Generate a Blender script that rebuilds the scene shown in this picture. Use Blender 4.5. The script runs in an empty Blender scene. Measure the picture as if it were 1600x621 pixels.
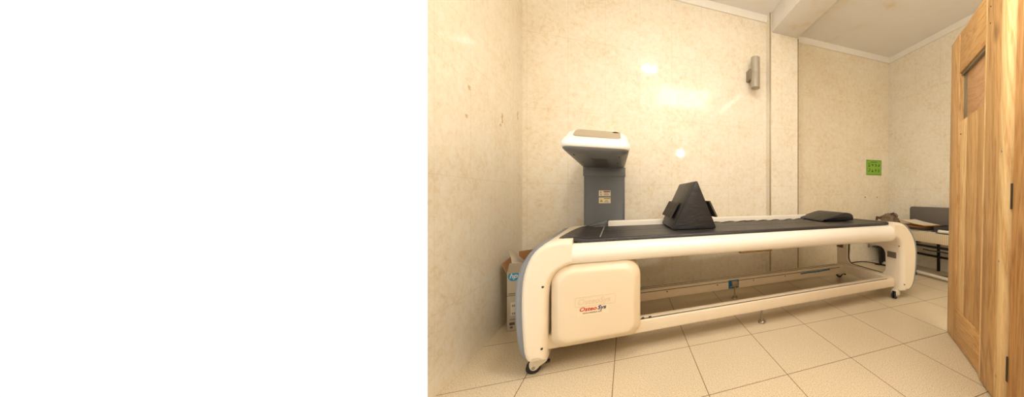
import bpy, bmesh, math, random
from mathutils import Vector, Matrix
random.seed(4)
C = bpy.context.scene.collection
R = math.radians

# ------------------------------------------------------------------ materials
def s2l(c):
    def f(v):
        v /= 255.0
        return v/12.92 if v <= .04045 else ((v+.055)/1.055)**2.4
    return (f(c[0]), f(c[1]), f(c[2]), 1.0)

class NT:
    def __init__(s, name):
        s.m = bpy.data.materials.new(name); s.m.use_nodes = True
        s.t = s.m.node_tree; s.b = s.t.nodes['Principled BSDF']
        s.tc = None
    def n(s, kind, **kw):
        o = s.t.nodes.new(kind)
        for k, v in kw.items(): setattr(o, k, v)
        return o
    def l(s, a, b): s.t.links.new(a, b)
    def obj(s):
        if not s.tc: s.tc = s.n('ShaderNodeTexCoord')
        return s.tc.outputs['Object']
    def mapped(s, scale):
        mp = s.n('ShaderNodeMapping'); mp.inputs['Scale'].default_value = scale
        s.l(s.obj(), mp.inputs['Vector']); return mp.outputs['Vector']
    def noise(s, scale, detail=3, rough=.5, vec=None, dist=0):
        o = s.n('ShaderNodeTexNoise')
        o.inputs['Scale'].default_value = scale; o.inputs['Detail'].default_value = detail
        o.inputs['Roughness'].default_value = rough; o.inputs['Distortion'].default_value = dist
        s.l(vec or s.obj(), o.inputs['Vector']); return o.outputs['Fac']
    def ramp(s, fac, stops):
        o = s.n('ShaderNodeValToRGB'); e = o.color_ramp.elements
        while len(e) < len(stops): e.new(.5)
        for i, (p, c) in enumerate(stops): e[i].position = p; e[i].color = c
        s.l(fac, o.inputs['Fac']); return o.outputs['Color']
    def math(s, op, a, b=None, c=None):
        o = s.n('ShaderNodeMath', operation=op)
        for i, v in enumerate((a, b, c)):
            if v is None: continue
            if isinstance(v, (int, float)): o.inputs[i].default_value = v
            else: s.l(v, o.inputs[i])
        return o.outputs[0]
    def mix(s, fac, a, b, mode='MIX'):
        o = s.n('ShaderNodeMix', data_type='RGBA', blend_type=mode)
        if isinstance(fac, (int, float)): o.inputs[0].default_value = fac
        else: s.l(fac, o.inputs[0])
        for i, v in ((6, a), (7, b)):
            if isinstance(v, tuple): o.inputs[i].default_value = v
            else: s.l(v, o.inputs[i])
        return o.outputs[2]
    def bump(s, h, strength=.2, dist=.01):
        o = s.n('ShaderNodeBump'); o.inputs['Strength'].default_value = strength
        o.inputs['Distance'].default_value = dist
        s.l(h, o.inputs['Height']); s.l(o.outputs['Normal'], s.b.inputs['Normal'])
    def set(s, **kw):
        for k, v in kw.items():
            k = k.replace('_', ' ')
            if isinstance(v, (int, float, tuple)): s.b.inputs[k].default_value = v
            else: s.l(v, s.b.inputs[k])
        return s
    def xyz(s):
        o = s.n('ShaderNodeSeparateXYZ'); s.l(s.obj(), o.inputs[0]); return o.outputs
    def line(s, coord, period, offset, width):      # 1 on a joint line, 0 elsewhere
        a = s.math('ADD', coord, -offset + period*100.5)
        a = s.math('MODULO', a, period)
        a = s.math('SUBTRACT', a, period/2)
        a = s.math('ABSOLUTE', a)
        return s.math('LESS_THAN', a, width/2)

def simple(name, rgb, rough=.5, metal=0, var=.06, scale=12, bump=0, bscale=60, coat=0, spec=.5):
    t = NT(name); base = s2l(rgb)
    dk = tuple(c*(1-var) for c in base[:3])+(1,)
    col = t.ramp(t.noise(scale, 4), [(.3, dk), (.7, base)])
    t.set(Base_Color=col, Roughness=rough, Metallic=metal, Coat_Weight=coat)
    t.b.inputs['Specular IOR Level'].default_value = spec
    if bump: t.bump(t.noise(bscale, 3), bump, .004)
    return t.m

def wall_mat(name, axis, hoff=.42, voff=.125, tone=(250, 242, 224)):
    t = NT(name); x = t.xyz()
    base = s2l(tone); mid = tuple(a*b for a, b in zip(base[:3], (.96, .92, .85)))+(1,)
    dk = tuple(a*b for a, b in zip(base[:3], (.85, .76, .62)))+(1,)
    big = t.noise(3.2, 8, .72, dist=.35)
    fine = t.noise(26, 7, .75, dist=.5)
    f = t.math('ADD', t.math('MULTIPLY', big, .36), t.math('MULTIPLY', fine, .64))
    col = t.ramp(f, [(.36, dk), (.47, mid), (.58, base), (.75, tuple(min(1, c*1.04) for c in base[:3])+(1,))])
    grain = t.noise(140, 2, .5)
    col = t.mix(.5, col, t.ramp(grain, [(.35, (.90, .88, .83, 1)), (.6, (1, 1, 1, 1))]), 'MULTIPLY')
    jv = t.line(x[axis], .33, voff, .0022)
    jh = t.line(x[2], .70, hoff, .0022)
    j = t.math('MAXIMUM', jv, jh)
    jf = t.math('MULTIPLY', j, t.math('MULTIPLY', t.noise(2.5, 2), .75))
    col = t.mix(jf, col, s2l((188, 158, 108)))
    t.set(Base_Color=col, Roughness=.38)
    t.b.inputs['Specular IOR Level'].default_value = .35
    t.b.inputs['Coat Weight'].default_value = .75
    t.b.inputs['Coat Roughness'].default_value = .07
    t.bump(t.math('ADD', t.noise(5, 2), t.math('MULTIPLY', j, -.3)), .06, .01)
    return t.m

def tile_mat():
    t = NT('beige_floor_tile'); x = t.xyz()
    jx = t.line(x[0], .4575, .386, .0042); jy = t.line(x[1], .467, 1.300, .0042)
    j = t.math('MAXIMUM', jx, jy)
    sp = t.noise(190, 2, .6)
    col = t.ramp(sp, [(.36, s2l((180, 158, 124))), (.46, s2l((214, 195, 162))), (.62, s2l((225, 208, 177))), (.72, s2l((238, 224, 198)))])
    big = t.noise(1.6, 4)
    col = t.mix(.6, col, t.ramp(big, [(.3, (.90, .88, .84, 1)), (.7, (1, 1, 1, 1))]), 'MULTIPLY')
    col = t.mix(j, col, s2l((120, 92, 62)))
    t.set(Base_Color=col, Roughness=t.math('ADD', .34, t.math('MULTIPLY', j, .4)))
    t.b.inputs['Specular IOR Level'].default_value = .4
    t.bump(t.math('MULTIPLY', j, -1), .3, .003)
    return t.m

def wood_mat(name, light=(214, 170, 108), dark=(172, 122, 68), sc=(7, 7, .55), seed=0.0):
    t = NT(name)
    mp = t.n('ShaderNodeMapping'); mp.inputs['Scale'].default_value = sc
    mp.inputs['Location'].default_value = (seed, seed*.7, seed*1.3)
    t.l(t.obj(), mp.inputs['Vector']); v = mp.outputs['Vector']
    w = t.n('ShaderNodeTexNoise'); w.inputs['Scale'].default_value = .8; w.inputs['Detail'].default_value = 3
    w.inputs['Distortion'].default_value = 1.6; t.l(v, w.inputs['Vector'])
    rings = t.math('FRACT', t.math('MULTIPLY', w.outputs['Fac'], 8))
    rings = t.math('ABSOLUTE', t.math('SUBTRACT', rings, .5))
    fine = t.noise(22, 5, .7, vec=v)
    f = t.math('ADD', t.math('MULTIPLY', rings, .55), t.math('MULTIPLY', fine, .68))
    col = t.ramp(f, [(.28, s2l(dark)), (.45, s2l(tuple((a*2+b)/3 for a, b in zip(light, dark)))), (.62, s2l(light)), (.8, s2l(tuple(min(255, a+10) for a in light)))])
    kn = t.n('ShaderNodeTexVoronoi'); kn.inputs['Scale'].default_value = 1.0
    mk = t.mapped((2.6, 2.6, 1.7)); t.l(mk, kn.inputs['Vector'])
    k = t.ramp(kn.outputs['Distance'], [(.04, s2l((120, 78, 42))), (.11, (1, 1, 1, 1))])
    col = t.mix(.55, col, k, 'MULTIPLY')
    t.set(Base_Color=col, Roughness=.42)
    t.bump(fine, .08, .004)
    return t.m

M = {}
M['wall_back'] = wall_mat('cream_marbled_wall_panel', 0)
M['wall_side'] = wall_mat('cream_marbled_side_panel', 1, .41, .105)
M['wall_far'] = wall_mat('cream_marbled_panel_far', 0, .32, .125, (247, 237, 214))
M['ceil'] = simple('ceiling_paint', (238, 228, 214), .8, var=.05, scale=1.8, bump=.05, bscale=30)
def ceil_stain():
    t = NT('stained_ceiling_paint')
    a = t.noise(1.1, 5, .6, dist=.6); b = t.noise(5, 4, .6)
    f = t.math('MULTIPLY', a, b)
    col = t.ramp(f, [(.2, s2l((244, 238, 230))), (.34, s2l((242, 235, 224))), (.42, s2l((238, 226, 204))), (.5, s2l((230, 208, 172)))])
    t.set(Base_Color=col, Roughness=.8); return t.m
M['ceil'] = ceil_stain()
M['trim'] = simple('cornice_paint', (246, 240, 226), .45, var=.03)
M['floor'] = tile_mat()
M['alu'] = simple('brushed_aluminium_strip', (196, 184, 160), .35, .7)
M['strip_dark'] = simple('bronze_joint_strip', (150, 122, 80), .4, .3)
M['stain'] = simple('old_glue_stain', (214, 176, 118), .5)
M['cream'] = simple('cream_moulded_plastic', (240, 224, 197), .33, var=.02, scale=3, spec=.5)
M['rail'] = simple('cream_rail_lit', (244, 235, 218), .3, var=.02, scale=3)  # cream of the ends, made lighter to stand in for light on the rails
M['cream_box'] = simple('cream_housing_plastic', (234, 214, 182), .36, var=.03, scale=4)
M['cream_metal'] = simple('cream_painted_metal', (230, 212, 182), .4, var=.03)
M['white_head'] = simple('white_scanner_shell', (250, 243, 232), .28, var=.015)
M['grey'] = simple('grey_plastic', (118, 118, 118), .4, var=.04)
M['greycap'] = simple('grey_end_cover_plastic', (134, 136, 138), .42, var=.04)
M['greydark'] = simple('dark_grey_plastic', (72, 70, 68), .45)
M['column'] = simple('slate_grey_column_paint', (106, 108, 109), .36, var=.03)
M['hull'] = simple('grey_scanner_underside', (110, 110, 110), .4, var=.03)
M['taupe'] = simple('taupe_panel_plastic', (170, 154, 128), .38, var=.04)
M['window'] = simple('brown_detector_window', (66, 54, 44), .3)
M['groove'] = simple('groove_rubber_and_gap_shade', (48, 38, 28), .6)  # also used as the colour of shade in the door gaps
M['red'] = simple('red_button_plastic', (176, 36, 26), .35)
M['black'] = simple('black_rubber', (24, 22, 21), .5)
M['chrome'] = simple('worn_chrome', (178, 166, 146), .28, .9, var=.2, scale=40)
M['castor'] = simple('cream_castor_plastic', (226, 214, 190), .4)
M['blue'] = simple('blue_bracket_paint', (24, 104, 154), .5)
def vinyl(name, rgb, b=.25):
    t = NT(name); base = s2l(rgb)
    f = t.noise(5, 5, .6); g = t.noise(260, 2, .5)
    col = t.ramp(f, [(.3, tuple(c*.85 for c in base[:3])+(1,)), (.7, base)])
    t.set(Base_Color=col, Roughness=.42)
    wr = t.noise(3.0, 3, .6, vec=t.mapped((1.2, 7, 3)), dist=1.2)
    h = t.math('ADD', t.math('MULTIPLY', wr, 1.0), t.math('MULTIPLY', g, .05))
    t.bump(h, b, .03); return t.m
M['vinyl'] = vinyl('black_vinyl_mat', (48, 45, 44), .35)
M['vinyl2'] = vinyl('black_vinyl_cushion', (34, 32, 34), .18)
M['seam'] = simple('pale_stitching', (168, 162, 150), .7)
M['fabric'] = simple('dark_pad_fabric', (72, 64, 54), .75, bump=.3, bscale=200)
M['wood'] = wood_mat('pine_door_wood')
M['wood2'] = wood_mat('pine_door_wood_board', (208, 162, 100), (166, 116, 64), seed=3.1)
M['wood4'] = wood_mat('amber_pine_board', (204, 154, 92), (158, 106, 56), seed=12.4)
M['wood3'] = wood_mat('pale_pine_strip_wood', (236, 200, 140), (204, 156, 94), seed=6.3)
M['woodh'] = wood_mat('pine_rail_wood', (214, 168, 106), (176, 124, 68), (1.4, 1.4, 9), seed=1.7)
M['ply'] = wood_mat('plywood_board', (206, 160, 112), (184, 134, 90), (2, 2, 6), seed=8.2)
M['glassedge'] = simple('grey_window_bead', (128, 118, 98), .3)
M['steel'] = simple('hinge_steel', (70, 62, 52), .4, .8)
M['lamp'] = simple('grey_lamp_metal', (182, 172, 153), .45, .2, bump=.05)
M['lampdark'] = simple('grey_lamp_bracket', (140, 128, 104), .45, .2)
M['green'] = simple('green_card', (140, 186, 62), .6, var=.05)
M['greend'] = simple('green_card_border', (108, 164, 44), .6)
M['ink'] = simple('dark_green_ink', (66, 92, 34), .7)
M['carton'] = simple('white_carton_board', (190, 178, 156), .7, var=.12, scale=8)
M['cartonin'] = simple('brown_carton_board', (168, 122, 76), .8, var=.1)
M['paper'] = simple('white_paper', (226, 216, 198), .7)
M['logoblue'] = simple('logo_blue', (0, 140, 188), .6)
M['print'] = simple('grey_print', (92, 84, 72), .7)
M['white'] = simple('logo_white', (222, 220, 214), .6)
M['envelope'] = simple('orange_envelope_paper', (216, 152, 36), .6)
M['cloth'] = simple('taupe_cloth', (142, 120, 94), .9, var=.25, scale=14, bump=.6, bscale=50)
M['clothd'] = simple('brown_cloth', (98, 74, 54), .9)
M['screen'] = simple('grey_felt_screen', (116, 108, 100), .9, var=.08, scale=60, bump=.2, bscale=180)
def rattan():
    t = NT('woven_cream_edge'); x = t.xyz()
    a = t.line(x[1], .022, 0, .004); b = t.line(x[2], .012, 0, .003)
    j = t.math('MAXIMUM', a, b)
    col = t.mix(t.math('MULTIPLY', j, .5), s2l((218, 200, 164)), s2l((150, 128, 92)))
    t.set(Base_Color=col, Roughness=.6); t.bump(t.math('MULTIPLY', j, -1), .4, .003); return t.m
M['rattan'] = rattan()
M['deskmetal'] = simple('black_desk_steel', (40, 34, 28), .45, .3)
M['whitebar'] = simple('white_desk_bar', (226, 214, 192), .4)
M['tray'] = simple('charcoal_tray_plastic', (62, 56, 50), .45)
M['labelbase'] = simple('label_cream', (236, 222, 190), .5, var=.02)
M['orange'] = simple('label_orange', (190, 74, 22), .5)
M['yellow'] = simple('label_yellow', (226, 184, 20), .5)
M['plaque'] = simple('silver_rating_plate', (136, 124, 104), .4, .3, var=.45, scale=140)
M['logored'] = simple('logo_red', (196, 48, 28), .5, var=.01)
M['logonavy'] = simple('logo_navy', (32, 36, 88), .5, var=.01)
M['emboss'] = simple('embossed_cream_plastic', (222, 200, 166), .5, var=.01)
M['sticker'] = simple('cream_sticker', (237, 218, 184), .45, var=.01)

# ------------------------------------------------------------------ geometry helpers
class MB:
    """collects shapes, then links them as ONE mesh object"""
    def __init__(s): s.v = []; s.f = []; s.mi = []; s.cur = 0
    def mat(s, i): s.cur = i; return s
    def add(s, vs, fs):
        k = len(s.v); s.v += [tuple(v) for v in vs]
        s.f += [[i+k for i in f] for f in fs]; s.mi += [s.cur]*len(fs); return s
    def box(s, x0, x1, y0, y1, z0, z1):
        vs = [(x, y, z) for x in (x0, x1) for y in (y0, y1) for z in (z0, z1)]
        return s.add(vs, [(0, 1, 3, 2), (4, 6, 7, 5), (0, 4, 5, 1), (2, 3, 7, 6), (0, 2, 6, 4), (1, 5, 7, 3)])
    def loft(s, rings, closed=True, cap=True):
        n = len(rings[0]); vs = [p for r in rings for p in r]; fs = []
        m = n if closed else n-1
        for k in range(len(rings)-1):
            for i in range(m):
                j = (i+1) % n
                fs.append((k*n+i, k*n+j, (k+1)*n+j, (k+1)*n+i))
        if cap and closed:
            fs.append(tuple(range(n))[::-1]); fs.append(tuple((len(rings)-1)*n+i for i in range(n)))
        return s.add(vs, fs)
    def tube(s, p0, p1, r0, r1=None, n=20, cap=True):
        r1 = r0 if r1 is None else r1
        p0 = Vector(p0); p1 = Vector(p1); d = (p1-p0).normalized()
        a = d.orthogonal().normalized(); b = d.cross(a)
        return s.loft([[p+(a*math.cos(t)+b*math.sin(t))*r for t in [2*math.pi*i/n for i in range(n)]] for p, r in ((p0, r0), (p1, r1))], cap=cap)
    def lathe(s, c, prof, axis='z', n=24):
        rings = []
        for r, h in prof:
            ring = []
            for i in range(n):
                t = 2*math.pi*i/n; a, b = r*math.cos(t), r*math.sin(t)
                q = {'z': (a, b, h), 'y': (b, h, a), 'x': (h, a, b)}[axis]
                ring.append((c[0]+q[0], c[1]+q[1], c[2]+q[2]))
            rings.append(ring)
        return s.loft(rings)
    def path(s, pts, r, n=8):
        pts = [Vector(p) for p in pts]; rings = []
        for i, p in enumerate(pts):
            d = (pts[min(i+1, len(pts)-1)]-pts[max(i-1, 0)]).normalized()
            up = Vector((0, 0, 1)) if abs(d.z) < .9 else Vector((1, 0, 0))
            a = d.cross(up).normalized(); b = d.cross(a)
            rings.append([p+(a*math.cos(2*math.pi*k/n)+b*math.sin(2*math.pi*k/n))*r for k in range(n)])
        return s.loft(rings)
    def build(s, name, mats, parent=None, bevel=0, seg=2, smooth=30, xf=None, tri=False):
        me = bpy.data.meshes.new(name); me.from_pydata(s.v, [], s.f)
        if not isinstance(mats, (list, tuple)): mats = [mats]
        for m in mats: me.materials.append(m)
        me.polygons.foreach_set('material_index', s.mi)
        bm = bmesh.new(); bm.from_mesh(me); bmesh.ops.recalc_face_normals(bm, faces=bm.faces)
        if tri: bmesh.ops.triangulate(bm, faces=[f_ for f_ in bm.faces if len(f_.verts) > 4])
        if xf is not None: bm.transform(xf)
        bm.to_mesh(me); bm.free()
        o = bpy.data.objects.new(name, me); C.objects.link(o)
        if bevel:
            md = o.modifiers.new('edge', 'BEVEL'); md.width = bevel; md.segments = seg
            md.limit_method = 'ANGLE'; md.angle_limit = R(35)
            bake(o)
        if smooth:
            o.data.shade_smooth(); o.data.set_sharp_from_angle(angle=R(smooth))
        if parent: o.parent = parent
        return o

def bake(o):
    dg = bpy.context.evaluated_depsgraph_get(); dg.update()
    me = bpy.data.meshes.new_from_object(o.evaluated_get(dg))
    o.modifiers.clear(); old = o.data; o.data = me; me.name = old.name
    bpy.data.meshes.remove(old)

def cut(o, cutter, smooth=30):
    md = o.modifiers.new('cut', 'BOOLEAN'); md.operation = 'DIFFERENCE'; md.object = cutter; md.solver = 'EXACT'
    bake(o); o.data.shade_smooth(); o.data.set_sharp_from_angle(angle=R(smooth))

def rrect(w0, w1, h0, h1, r, n=6):
    pts = []
    for cx, cy, a0 in ((w1-r, h1-r, 0), (w0+r, h1-r, 90), (w0+r, h0+r, 180), (w1-r, h0+r, 270)):
        for k in range(n+1):
            a = R(a0+90*k/n); pts.append((cx+r*math.cos(a), cy+r*math.sin(a)))
    return pts

def smooth_poly(pts, it=2):       # Chaikin, closed
    for _ in range(it):
        q = []
        for i in range(len(pts)):
            a, b = pts[i], pts[(i+1) % len(pts)]
            q.append((a[0]*.75+b[0]*.25, a[1]*.75+b[1]*.25)); q.append((a[0]*.25+b[0]*.75, a[1]*.25+b[1]*.75))
        pts = q
    return pts
def smooth_line(pts, it=2):
    for _ in range(it):
        q = [pts[0]]
        for a, b in zip(pts, pts[1:]):
            q.append(tuple(x*.75+y*.25 for x, y in zip(a, b))); q.append(tuple(x*.25+y*.75 for x, y in zip(a, b)))
        q.append(pts[-1]); pts = q
    return pts

def offset(pts, d):              # inset a closed polygon by d
    n = len(pts); A = sum(pts[i][0]*pts[(i+1) % n][1]-pts[(i+1) % n][0]*pts[i][1] for i in range(n))
    sg = 1 if A > 0 else -1; out = []
    for i in range(n):
        a, b, c = Vector(pts[i-1]), Vector(pts[i]), Vector(pts[(i+1) % n])
        e1 = (b-a).normalized(); e2 = (c-b).normalized()
        n1 = Vector((-e1.y, e1.x))*sg; n2 = Vector((-e2.y, e2.x))*sg
        m = (n1+n2); m = m.normalized() if m.length > 1e-6 else n1
        k = 1/max(.5, m.dot(n1)); q = b+m*d*k; out.append((q.x, q.y))
    return out

def round_prism(mb, prof, y0, y1, r, seg=6, flip=None, inset=None, keep=None):
    """XZ profile extruded along Y, its two rims rounded"""
    inset = inset or r; rings = []
    st = [(y0+r*(1-math.cos(math.pi/2*k/seg)), inset*(1-math.sin(math.pi/2*k/seg))) for k in range(seg+1)]
    st = [(y0, inset+.004)]+st
    st += [(y0+y1-y, i) for y, i in st[::-1]]
    for y, ins in st: rings.append([(p[0] if keep is None or o[0] < keep-.0005 else keep, y, p[1]) for o, p in zip(prof, offset(prof, ins))])
    if flip is not None: rings = [[(flip-p[0], p[1], p[2]) for p in g] for g in rings]
    return mb.loft(rings)

def tag(o, label=None, cat=None, group=None, kind=None):
    if label: o['label'] = label
    if cat: o['category'] = cat
    if group: o['group'] = group
    if kind: o['kind'] = kind
    return o
def empty(name, loc=(0, 0, 0), rz=0, parent=None):
    o = bpy.data.objects.new(name, None); C.objects.link(o)
    o.location = loc; o.rotation_euler = (0, 0, rz); o.empty_display_size = .1
    if parent: o.parent = parent
    return o
def struct(o, label, cat):
    return tag(o, label, cat, kind='structure')

def text(body, size, shear=0, depth=.0006, bold=0, sx=1):
    cu = bpy.data.curves.new('lettering', 'FONT'); cu.body = body; cu.size = size; cu.shear = shear
    cu.extrude = depth; cu.offset = bold; cu.resolution_u = 3
    o = bpy.data.objects.new('lettering', cu); C.objects.link(o)
    dg = bpy.context.evaluated_depsgraph_get(); dg.update()
    me = bpy.data.meshes.new_from_object(o.evaluated_get(dg))
    vs = [(v.co.x*sx, v.co.y, v.co.z) for v in me.vertices]; fs = [tuple(p.vertices) for p in me.polygons]
    bpy.data.objects.remove(o); bpy.data.meshes.remove(me); bpy.data.curves.remove(cu)
    return vs, fs
def put_text(mb, body, size, org, ux, uz, nrm, **kw):
    """letters written from org along ux with uz up"""
    vs, fs = text(body, size, **kw); ux, uz, nrm, org = map(Vector, (ux, uz, nrm, org))
    mb.add([org+ux*v[0]+uz*v[1]+nrm*v[2] for v in vs], fs); return max(v[0] for v in vs)

# ------------------------------------------------------------------ the room
CZ = 3.21; XL = -.90; YB = 2.95; YP = 2.855; YF = 3.17; XR = 3.96; X1 = 1.609; X2 = 2.008; YN = -1.7
w = MB(); w.box(XL, XR+.1, YN, YF+.12, -.1, 0); struct(w.build('floor', M['floor'], smooth=0), 'beige speckled square floor tiles with thin dark joints', 'floor')
w = MB(); w.box(XL-.1, XR+.1, YN, YF+.12, CZ, CZ+.1); struct(w.build('ceiling', M['ceil'], smooth=0), 'off white painted ceiling with faint yellow damp stains', 'ceiling')
w = MB(); w.box(XL-.1, X1, YB, YF+.12, 0, CZ); struct(w.build('wall_back', M['wall_back'], smooth=0), 'long cream marbled wall panelling behind the scanner bed', 'wall')
w = MB(); w.box(X1, X2, YP, YF+.12, 0, CZ); struct(w.build('wall_pillar', M['wall_back'], smooth=0), 'cream marbled pillar standing proud of the wall under the ceiling beam', 'pillar')
w = MB(); w.box(X2, XR+.1, YF, YF+.12, 0, CZ); struct(w.build('wall_far', M['wall_far'], smooth=0), 'recessed cream marbled wall to the right of the pillar', 'wall')
w = MB(); w.box(XR, XR+.1, YN, YF, 0, CZ); struct(w.build('wall_right', M['wall_side'], smooth=0), 'cream marbled side wall behind the desk', 'wall')
w = MB(); w.add([(x, y, z) for z in (0, CZ) for x, y in ((XL, 1.707), (XL-.1, 1.95), (XL-.1, YB), (XL, YB))], [(0, 1, 2, 3), (4, 7, 6, 5), (0, 4, 5, 1), (1, 5, 6, 2), (2, 6, 7, 3), (3, 7, 4, 0)]); struct(w.build('wall_left', M['wall_side'], smooth=0), 'cream marbled side wall left of the carton', 'wall')
w = MB(); w.box(XL-.1, XR+.1, YN-.1, YN, 0, CZ); struct(w.build('wall_front', M['wall_side'], smooth=0), 'cream wall at the entrance side of the room', 'wall')
w = MB(); w.box(X1+.025, X2-.015, .0, YP, 2.975, CZ); struct(w.build('ceiling_beam', M['ceil'], bevel=.004), 'off white ceiling beam running out from the top of the pillar', 'beam')
def cornice(n, p0, p1, nx, ny, label):
    prof = [(0, 0), (.016, 0), (.018, .012), (.024, .02), (.03, .045), (.034, .065), (.034, .075), (0, .075)]
    mb = MB(); mb.loft([[(p[0]+nx*a, p[1]+ny*a, CZ-.075+b) for a, b in prof] for p in (p0, p1)])
    struct(mb.build('trim_%d' % n, M['trim']), label, 'cornice')
cornice(1, (XL, YB), (X1, YB), 0, -1, 'white cornice strip along the top of the long back wall')
cornice(2, (X2, YF), (XR, YF), 0, -1, 'white cornice strip along the top of the recessed wall')
cornice(3, (XR, YF), (XR, YN), -1, 0, 'white cornice strip along the top of the right side wall')
cornice(4, (XL, 1.707), (XL, YB), 1, 0, 'white cornice strip along the top of the left side wall')
mb = MB(); mb.box(X1-.004, X1+.012, YP-.005, YP+.006, .0, CZ-.005); struct(mb.build('trim_5', M['alu'], bevel=.002), 'thin metal corner strip on the left edge of the pillar', 'trim')
mb = MB(); mb.box(X2-.006, X2+.004, YP-.004, YP+.006, .0, 2.97); struct(mb.build('trim_6', M['strip_dark'], bevel=.002), 'thin brown joint strip on the right edge of the pillar', 'trim')

for x_, y_, z_, h_ in ((XL, 2.53, 1.60, .075), (XL, 2.50, 1.54, .02), (XL, 2.84, 1.71, .07), (XL, 2.04, 1.48, .02), (XL, 2.07, 1.66, .025)):
    q = MB(); pts = [(y_+.012*math.sin(k*2.1)*random.uniform(.5, 1)+(.010 if k < 6 else -.010), z_-h_/2+h_*(k if k < 6 else 11-k)/5) for k in range(12)]
    q.loft([[(x_+dx, a, b) for a, b in pts] for dx in (-.001, .0006)]); o = q.build('wall_stain', M['stain'], smooth=0); o.parent = bpy.data.objects['wall_left']
# ------------------------------------------------------------------ the scanner bed
BO = (-.494, 1.811, 0); BR = R(2)
bed = empty('bone_density_scanner', BO, BR)
tag(bed, 'long cream bone density scanner bed on castors with black vinyl mat and grey scanning column', 'medical scanner')
XM = 3.055   # the two ends mirror about XM/2
outer = [(-.006, .080), (-.030, .10), (-.042, .15), (-.048, .25), (-.052, .36), (-.052, .46), (-.046, .55), (-.028, .625), (.0, .684), (.042, .727), (.09, .747), (.14, .753), (.195, .752)]
inner = [(.195, .605), (.165, .596), (.13, .578), (.103, .548), (.085, .505), (.077, .45), (.073, .38), (.072, .30), (.072, .20), (.072, .12), (.070, .082)]
outer_foot = [(-.010, .080), (-.050, .096), (-.087, .15), (-.112, .25), (-.125, .36), (-.125, .46), (-.110, .545), (-.078, .612), (-.035, .67), (.015, .715), (.07, .744), (.14, .752), (.195, .752)]
def end_profile(side):
    return smooth_line(outer_foot if side else outer, 1)+smooth_line(inner, 1)
def window_cutter(e0, y0, y1, z0, z1, r):
    mb = MB(); mb.loft([[(x, a, b) for a, b in rrect(y0, y1, z0, z1, r)] for x in (-.3, .45)])
    o = mb.build('cutter', M['cream'], smooth=0); return o
for side in (0, 1):
    flip = None if side == 0 else XM
    mb = MB(); round_prism(mb, end_profile(side), -.075, .79, .055, 8, flip, .029, keep=.195)
    fr = mb.build('end_frame', M['cream'], bed, smooth=40, tri=True)
    # grey cover wraps the outside of the end
    oc = (outer_foot if side else outer)[:-3]
    amp = .020 if side else .034
    prof = [(x-amp*math.sin(math.pi*min(1, (i+.6)/(len(oc)-.2))), z+.012*(i/len(oc))) for i, (x, z) in enumerate(oc)]
    prof = smooth_line(prof, 1)+[(.11, .735), (.05, .69), (.0, .60), (-.03, .45), (-.02, .25), (.0, .12)]
    mb = MB(); round_prism(mb, prof, *((-.050, .760, .04, 6, flip, .022) if side == 0 else (-.064, .77, .02, 5, flip, .006)))
    cv = mb.build('end_cover', M['greycap'], bed, smooth=40, tri=True)
    cy = (.112, .612, .200, .482)
    fx = (lambda v: v) if side == 0 else (lambda v: XM-v)
    mb = MB(); mb.loft([[(fx(x), a, b) for a, b in rrect(cy[0]-e, cy[1]+g_, cy[2]-e, cy[3]+e, .07+e)] for x, e, g_ in ((.45, 0, 0), (.045, 0, 0), (.02, .012, .035), (-.04, .06, .105), (-.09, .07, .15), (-.3, .07, .15))])
    ct = mb.build('cutter', M['cream'], smooth=0); ct.matrix_world = Matrix.Identity(4)
    ct.parent = bed
    cut(fr, ct, 40); cut(cv, ct, 40)
    bpy.data.objects.remove(ct)
    g = MB(); rr_ = [[(fx(x), a, b) for a, b in rrect(cy[0]+i_, cy[1]-i_, cy[2]+i_, cy[3]-i_, .07-i_)] for x, i_ in ((.053, -.004), (.053, .004), (.040, .004), (.040, -.004), (.053, -.004))]
    g.loft(rr_, cap=False); g.build('window_gasket', M['groove'], bed, smooth=40)
    # screws on the end frame
    sx = .077 if side == 0 else XM-.077
    for (y, z) in ((-.005, .17), (.66, .25)) if side == 0 else ((.25, .545), (.62, .16), (.30, .155), (.69, .50)):
        d = 1 if side == 0 else -1
        q = MB(); q.lathe((sx, y, z), [(.006, -.002*d), (.006, .001*d), (.0045, .002*d)], 'x', 12); q.build('screw', M['steel'], bed)
    sn = -.0755
    for (x, z) in (((XM-.135), .525), ((XM-.06), .15)) if side else ((.055, .50), (.05, .16)):
        q = MB(); q.lathe((x, sn, z), [(.006, .004), (.006, -.001), (.0045, -.002)], 'y', 12); q.build('screw', M['steel'], bed)

# upper side rails
def rail_ring(x, zb, zt):
    zc = (zt+zb)/2; h = (zt-zb)/2
    pts = [(.045, zt-.004), (.0, zt), (-.03, zt-.003), (-.055, zc+h*.72), (-.071, zc+h*.38), (-.076, zc), (-.071, zc-h*.38), (-.055, zc-h*.74), (-.03, zb+.004), (0, zb-.001), (.045, zb)]
    return [(x, y, z) for y, z in pts]
def chaik(ring):
    yz = smooth_poly([(p[1], p[2]) for p in ring], 2); x = ring[0][0]; return [(x, a, b) for a, b in yz]
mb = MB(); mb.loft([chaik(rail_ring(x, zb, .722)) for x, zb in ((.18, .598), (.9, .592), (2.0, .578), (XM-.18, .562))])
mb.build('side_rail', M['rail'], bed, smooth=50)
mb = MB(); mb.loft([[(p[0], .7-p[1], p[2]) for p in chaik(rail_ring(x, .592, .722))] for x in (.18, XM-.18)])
mb.build('side_rail', M['rail'], bed, smooth=50)
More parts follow.
